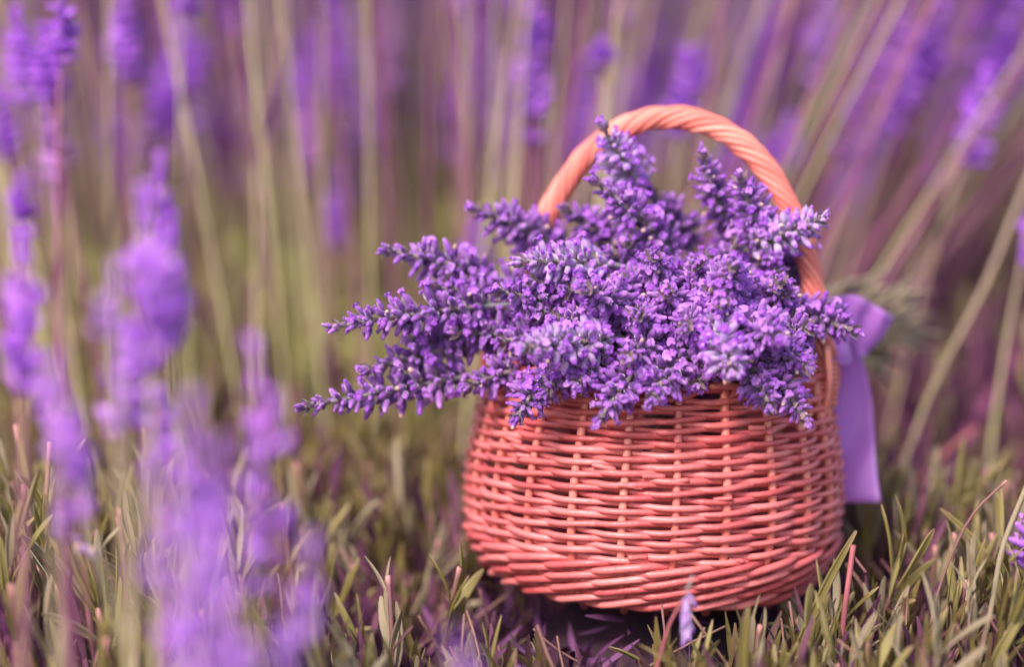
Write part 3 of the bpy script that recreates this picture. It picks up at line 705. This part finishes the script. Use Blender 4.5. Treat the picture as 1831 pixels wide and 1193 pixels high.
# those that can be told apart in the photograph: head tip u, v, depth Y, lean, head length, width
G1 = 'blurred lavender stalks in front on the left'; G2 = 'blurred lavender stalks behind the basket'
HL = [
 (358,722,-.32,.02,.050,1.0,'large blurred lavender head nearest the viewer, left of the long sprigs',G1),
 (398,800,-.30,.06,.040,.8,'blurred lavender head just right of and lower than the nearest large one',G1),
 (465,625,-.26,.00,.050,.85,'tall blurred lavender head rising right of the near left clump',G1),
 (285,850,-.33,-.05,.032,.7,'blurred head on the left of the nearest clump',G1),
 (345,950,-.34,.05,.036,.8,'blurred purple head low in the middle of the nearest clump',G1),
 (425,1010,-.34,.12,.042,.95,'blurred head at the lower right of the nearest clump',G1),
 (548,985,-.30,.10,.050,.95,'single blurred violet head near the bottom edge, right of the clump',G1),
 (325,1120,-.36,.0,.04,.9,'very near blurred head cut off by the bottom edge of the photo',G1),
 (490,880,-.24,.10,.026,.95,'small pale blurred head right of the nearest clump','m'),
 (820,1125,-.36,.06,.045,.75,'small blurred head at the bottom edge in front of the basket',G1),
 (285,280,.10,.0,.060,.80,'slim blurred purple head highest in the left middle group',G1),
 (262,345,-.12,.02,.062,.95,'tall thick blurred head in the left middle of the photo',G1),
 (300,400,-.10,-.02,.045,.8,'blurred head tucked against the tall thick one on the left',G1),
 (198,485,-.15,-.03,.035,.75,'short blurred head left of the tall thick one',G1),
 (225,585,-.20,-.02,.035,.95,'blurred head below the short one on the left',G1),
 (270,575,-.18,.04,.040,.95,'round blurred head below the tall thick one',G1),
 (285,700,-.20,.04,.026,.9,'small blurred head between the tall head and the nearest clump',G1),
 (40,420,-.10,.02,.056,.95,'long blurred head close to the left edge of the photo',G1),
 (105,640,-.14,-.02,.032,.75,'blurred head above the leaf bed near the left edge',G1),
 (125,720,-.14,.05,.034,1.05,'lower blurred bushy head near the left edge',G1),
 (70,650,-.12,-.2,.020,.7,'little faded head beside the bushy head near the left edge','m'),
 (110,870,-.20,-.05,.016,.7,'tiny pale lilac bud cluster above the leaves at lower left',G1),
 (148,870,-.20,.05,.014,.6,'second tiny pale bud cluster above the leaves at lower left',G1),
 (38,310,.10,.0,.024,.75,'blurred head at the left edge under the upper left heads',G1),
 (4,160,.15,-.05,.030,.8,'blurred head cut off by the left edge',G1),
 (75,45,.05,-.12,.030,.85,'bright blurred head near the top left corner',G2),
 (98,110,.06,.03,.050,.70,'long pinkish blurred head hanging below the bright top left one',G2),
 (30,15,.10,-.1,.035,.85,'violet blurred head in the top left corner',G2),
 (112,-30,.0,0,.030,.8,'violet head cut by the top edge near the left corner',G2),
 (222,-30,.15,.0,.040,1.0,'violet blurred head cut by the top edge, left part',G2),
 (232,62,.2,.02,.022,.9,'small round blurred head below the one at the top edge, left',G2),
 (298,105,.25,.05,.036,1.0,'round bright blurred head in the upper left',G2),
 (335,20,.3,.0,.040,.9,'blurred head right of and above the round bright one upper left',G2),
 (250,215,.3,.0,.024,.6,'pinkish white faded blurred head above the tall left one','m'),
 (385,240,.5,.0,.018,.8,'brownish pink faded head left of centre, far back','m'),
 (550,170,.3,.02,.040,.8,'pink and violet blurred head in the upper left middle','m'),
 (590,-20,.4,.0,.060,1.0,'dim violet blurred head at the top edge left of centre',G2),
 (610,300,.35,.1,.040,.8,'dim blurred head behind the tip of the upper sprigs',G2),
 (700,20,.45,.1,.060,1.0,'faded far blurred head near the top edge in the middle','m'),
 (850,400,.15,.0,.026,.85,'small violet blurred head above the left rim sprigs',G2),
 (955,-15,.12,.0,.030,.8,'violet head at the top edge above the basket',G2),
 (952,55,.12,.0,.042,.85,'bright violet head just under the one at the top edge above the basket',G2),
 (905,105,.3,.0,.045,.8,'dim blurred head left of the bright one above the basket','m'),
 (1050,110,.3,.0,.050,.9,'dim blurred head left of the handle top',G2),
 (1078,65,.08,.0,.012,.7,'tiny lilac bud on a thin stalk above the handle',G2),
 (1128,130,.30,.0,.032,1.1,'round violet blurred head touching the handle top on its left',G2),
 (1160,40,.45,.1,.045,.9,'dim violet head high above the handle',G2),
 (1225,90,.15,.10,.038,.85,'pink and violet head above the top of the handle',G2),
 (1255,80,.22,.15,.022,.8,'small bright head above the handle top to the right',G2),
 (1340,75,.35,.15,.070,.95,'long blurred head above the right shoulder of the handle',G2),
 (1385,-20,.40,.2,.060,1.0,'blurred head cut by the top edge right of the handle',G2),
 (1415,205,.25,.15,.028,1.0,'round violet head just outside the right shoulder of the handle',G2),
 (1365,250,.35,.2,.040,.9,'violet head seen through the handle arch at right',G2),
 (1490,-25,.35,.25,.045,1.0,'violet head at the top edge right of centre',G2),
 (1575,65,.30,.3,.055,.95,'blurred head left of the large upper right cluster',G2),
 (1625,-20,.28,.2,.050,1.15,'large violet head at the top of the upper right cluster',G2),
 (1690,0,.30,.3,.045,1.1,'violet head at the right of the upper right cluster',G2),
 (1640,70,.26,.25,.040,1.0,'bright violet head in the middle of the upper right cluster',G2),
 (1600,170,.35,.35,.040,1.0,'dim violet head below the upper right cluster',G2),
 (1548,240,.40,.35,.045,1.0,'dim violet head lower still below the upper right cluster',G2),
 (1770,125,.15,.2,.042,.9,'bright violet head near the right edge, upper',G2),
 (1800,45,.2,.3,.045,.85,'violet head above the bright one near the right edge',G2),
 (1826,-5,.2,.3,.045,.8,'violet head in the top right corner',G2),
 (1835,265,-.05,.1,.045,.8,'vivid magenta violet head cut by the right edge of the photo',G2),
 (1828,880,-.06,.0,.035,.85,'small purple head cut by the right edge above the leaf bed',G2),
]
for u_, v_, Y_, ln, hl, wd, lab, g in HL:
    wd *= 1.3 if u_ > 1540 and v_ < 260 else 1.1; D0 = Y_+1.1; Y_ = (Y_-.15 if Y_ > -.16 else Y_-.035) if Y_ < 0 else Y_*.8+.10
    if u_ in (1835,): Y_ = .14; u_ = 1866; wd *= .6
    if u_ == 1828: Y_ = -.05; u_ = 1846
    hl *= (Y_+1.1)/D0; wd *= (Y_+1.1)/D0*(.95 if Y_ < -.2 else 1)
    m_ = 'head_dull' if g == 'm' or 'faded' in lab or 'pinkish' in lab else 'head_far'
    g_ = (G1 if Y_ < 0 else G2) if g == 'm' else g
    stalk(at(u_, v_, Y_), (ln, rnd.uniform(-.05,.05)), hl, wd*.95, m_, rnd.choice(('stalk','stalk','stalk_mauve')), lab, g_, loose=(Y_ < -.1 and v_ > 450))
# the stalks without a visible head (their heads are above the frame) nearest behind the basket
def lean_at(x, y):
    u, v = px((x, y, .1)); f = (u-850)/980
    return (.55*f if f > 0 else .16*f) + rnd.gauss(0, .07)
zone = lambda u: ('far left' if u < 250 else 'left' if u < 520 else 'left of centre' if u < 800 else 'left of the handle' if u < 980 else 'behind the handle arch' if u < 1450 else 'right of the handle' if u < 1650 else 'far right')
for i in range(233):
    y = .17+.62*rnd.random()**1.15; D = y+1.1; x = CAM.x + rnd.uniform(-.20, .205)*D
    l = lean_at(x, y); x -= l*.15
    H = rnd.uniform(.27, .50) if (i % 6 or y < .5 or x > .12) else rnd.uniform(.12,.17)
    tip = Vector((x+l*H, y, H)); u, v = px((x+l*.1, y, .12))
    green = rnd.random() < (.62 if u < 1300 else .3)
    lab = '%s %s stalk %s, %s' % ('tall' if H > .38 else ('short' if H < .2 else 'slim'), 'olive beige' if green else 'brownish mauve', 'upright' if abs(l) < .1 else ('slanting right' if l > .3 else 'leaning right' if l > 0 else 'leaning left'), 'blurred ' + zone(u))
    stalk(tip, (l, rnd.gauss(0,.05)), rnd.uniform(.04,.06), rnd.uniform(.8,1.05), 'head_far' if i % 9 else 'head_dull', 'stalk' if green else 'stalk_mauve', lab, 'lavender stalks of the bushes behind')
# farther stalks: one mass
sm_, hm_ = [], []
LT = head_tpl(11, 26, 2, 4, .055, .0125)
for i in range(3400):
    y = .45 + 2.8*rnd.random()**1.4; D = y+1.1; x = CAM.x + rnd.uniform(-.25,.25)*D*1.1
    l = lean_at(x, y)*.9; H = rnd.uniform(.10,.46)*(1+.08*y); zb = soil_z(x, y)
    d_ = Vector((l, rnd.gauss(0,.05), 1)); 
    sm_.append(orient(d_, 0, (.026,.026,(H-zb)*d_.length), (x-l*.15, y, zb)))
    hp = Vector((x-l*.15,y,zb)) + d_*(H-zb)*.98; s_ = rnd.uniform(.8,1.15)
    if rnd.random() < .8: hm_.append(orient(d_, rnd.uniform(0,6), (s_,s_,s_), hp))
Vv, Ff, tt_, rr_ = batch((vs*np.array([1,1,1]), fs, np.repeat([0,.5,1.], 4)), sm_)
link('distant_stalks', mesh('distant_stalks', Vv, Ff, ['stalk','stalk_mauve'], tv=tt_, rv=rr_, midx=(np.arange(len(Ff))//len(fs)) % 5 > 2), kind='stuff', label='mass of blurred stalks of the lavender rows farther back')
Vv, Ff, tt_, rr_ = batch((LT[0], LT[1], LT[2]), hm_)
link('distant_flowers', mesh('distant_flowers', Vv, Ff, 'head_far', tv=tt_, rv=rr_), kind='stuff', label='mass of blurred violet flower heads farther back')

# ------------------------------------------------------------------ small single things near the lens
def bare(pts, rad, m, label, cat='stem', name='bare_stem'):
    P = [Vector(at(*p)) for p in pts]; b = P[0]
    n_ = 14; t = np.linspace(0, len(P)-1, n_); A = np.array([list(p-b) for p in P])
    Q = np.stack([np.interp(t, np.arange(len(P)), A[:, i]) for i in range(3)], 1)
    for _ in range(2): Q[1:-1] = (Q[:-2]+2*Q[1:-1]+Q[2:])/4
    o = link(name, tube_mesh(name, Q, rad, m, 7)); o.location = b; o['label'] = label; o['category'] = cat
    return o
def single_leaf(pts, halfw, m, label):
    P = [Vector(at(*p)) for p in pts]; b = P[0]; n_ = 14; t = np.linspace(0, len(P)-1, n_); A = np.array([list(p-b) for p in P])
    Q = np.stack([np.interp(t, np.arange(len(P)), A[:, i]) for i in range(3)], 1)
    for _ in range(3): Q[1:-1] = (Q[:-2]+2*Q[1:-1]+Q[2:])/4
    T_ = np.gradient(Q, axis=0); T_ /= np.linalg.norm(T_, axis=1)[:, None]
    side = np.cross(T_, [0, 1., .15]); side /= np.linalg.norm(side, axis=1)[:, None]; nr = np.cross(side, T_)
    V, tv = [], []
    for i in range(n_):
        f = i/(n_-1); w_ = halfw*(math.sin(PI*min(1, f*.84+.12))**.6)
        for x_, z_ in zip((-.7,-1,-.62,0,.62,1,.7), (-.45,-.12,.12,-.14,.12,-.12,-.45)): V.append(Q[i]+side[i]*x_*w_+nr[i]*z_*w_); tv.append(f)
    F = [(i*7+j, i*7+j+1, (i+1)*7+j+1, (i+1)*7+j) for i in range(n_-1) for j in range(6)]
    o = link('lavender_leaf', mesh('lavender_leaf', V, F, m, tv=tv)); o.location = b; o['label'] = label; o['category'] = 'leaf'
single_leaf([(1412,1195,-.10),(1440,1130,-.095),(1485,1030,-.09),(1531,950,-.085)], .0019, 'leaf', 'long olive leaf leaning right across the basket\'s lower right corner')
single_leaf([(1330,1230,-.14),(1328,1160,-.14),(1338,1085,-.14)], .0020, 'leaf', 'upright olive leaf with cut tip below the right part of the basket')
bare([(1500,1180,-.08),(1512,1080,-.075),(1526,975,-.07)], .0011, 'red_stem', 'short red clipped stem beside the lower right corner of the basket')
bare([(1526,995,-.07),(1548,1024,-.072)], .0006, 'shoot_stem', 'tiny dry twig forking from the red clipped stem')
bare([(1590,930,.12),(1650,850,.12),(1700,800,.12),(1746,765,.12)], .0009, 'red_stem', 'thin red stem leaning right behind the ribbon side leaf bed')
bare([(1690,860,.20),(1745,760,.22),(1831,620,.25),(1900,520,.28)], .0042, 'magenta_stem', 'thick magenta stem slanting up to the right edge')
bare([(1560,1000,.1),(1660,700,.12),(1760,520,.14),(1850,290,.16)], .0012, 'stalk', 'long beige stalk curving up to the right edge above the leaf bed')
bare([(1740,1230,-.10),(1775,1080,-.095),(1790,980,-.09),(1840,860,-.085)], .0010, 'leaf_grey', 'grey green stem rising to the small purple head at the right edge')
bare([(1640,1230,-.08),(1680,1040,-.08),(1735,920,-.08),(1800,860,-.08)], .0005, 'shoot_stem', 'thin pinkish arching stem at the lower right')
bare([(1400,-10,.0),(1400,-11,.0)] if False else [(1165,1230,-.13),(1195,1120,-.13),(1220,1075,-.13)], .0006, 'red_stem', 'thin mauve stem by basket front middle')
bare([(232,1210,-.16),(222,1050,-.15),(211,910,-.14)], .0008, 'shoot_stem', 'straight mauve clipped stem standing out of the leaves at lower left')
bare([(545,1180,-.13),(520,1020,-.13),(505,900,-.13)], .0007, 'shoot_stem', 'thin bare stem right of the nearest blurred clump')
# dried little head hanging in front of the basket foot
dp = at(1228, 1062, -.14); dr = empty('dried_flower', dp, 'small dried pale lilac flower hanging upside down below the basket front', 'flower')
link('stem', tube_mesh('stem', bez((0,0,0), (.0005,0,.003), (.002,.001,.006), 6), .0005, 'sprig_stem', 6), dr)
for i in range(13):
    a = i*2.4; el = PI - rnd.uniform(.15,.75); dl = Vector((math.sin(el)*math.cos(a), math.sin(el)*math.sin(a), math.cos(el)))
    link('bud', BUDS[True]['toothed' if i % 2 else 'closed'][i % 3], dr, orient(dl, a, .0046, (.0003*math.cos(a),0,-.0011*i)))
# pale little dried buds on a twig, lower left
wp = at(152, 1010, -.16); wr = empty('dried_twig', wp, 'dry twig carrying three whitish round buds in the leaves at lower left', 'twig')
link('stem', tube_mesh('stem', bez((.002,0,-.03), (0,0,-.01), (0,0,.008), 8), .0006, 'shoot_stem', 6), wr)
for i, (a, b_) in enumerate(((-.001,.008),(.001,.0045),(.0035,.003))):
    link('bud', BUDS[True]['dry'][i], wr, orient((rnd.uniform(-.6,.6),-.7,.6), 0, (.0085,.0085,.0045), (a,-.001,b_)))

# where several things still read alike, tell them apart by their order from the left
ORD = ['leftmost','second from left','third from left','fourth from left','fifth from left','sixth from left','seventh from left','eighth from left','ninth from left','tenth from left']
byl = {}
for o in list(COL.objects):
    if o.parent is None and 'category' in o and o.get('group') in ('lavender shoots in the leaf bed','lavender stalks of the bushes behind'): byl.setdefault(o['label'], []).append(o)
for lab, os_ in byl.items():
    if len(os_) < 2: continue
    os_.sort(key=lambda o: px(o.location)[0])
    for i, o in enumerate(os_):
        if i < 10: o['label'] = lab + ', ' + ORD[i] + ''
        elif len(os_)-1-i < 10: o['label'] = lab + ', ' + ORD[len(os_)-1-i].replace('left','right') + ''
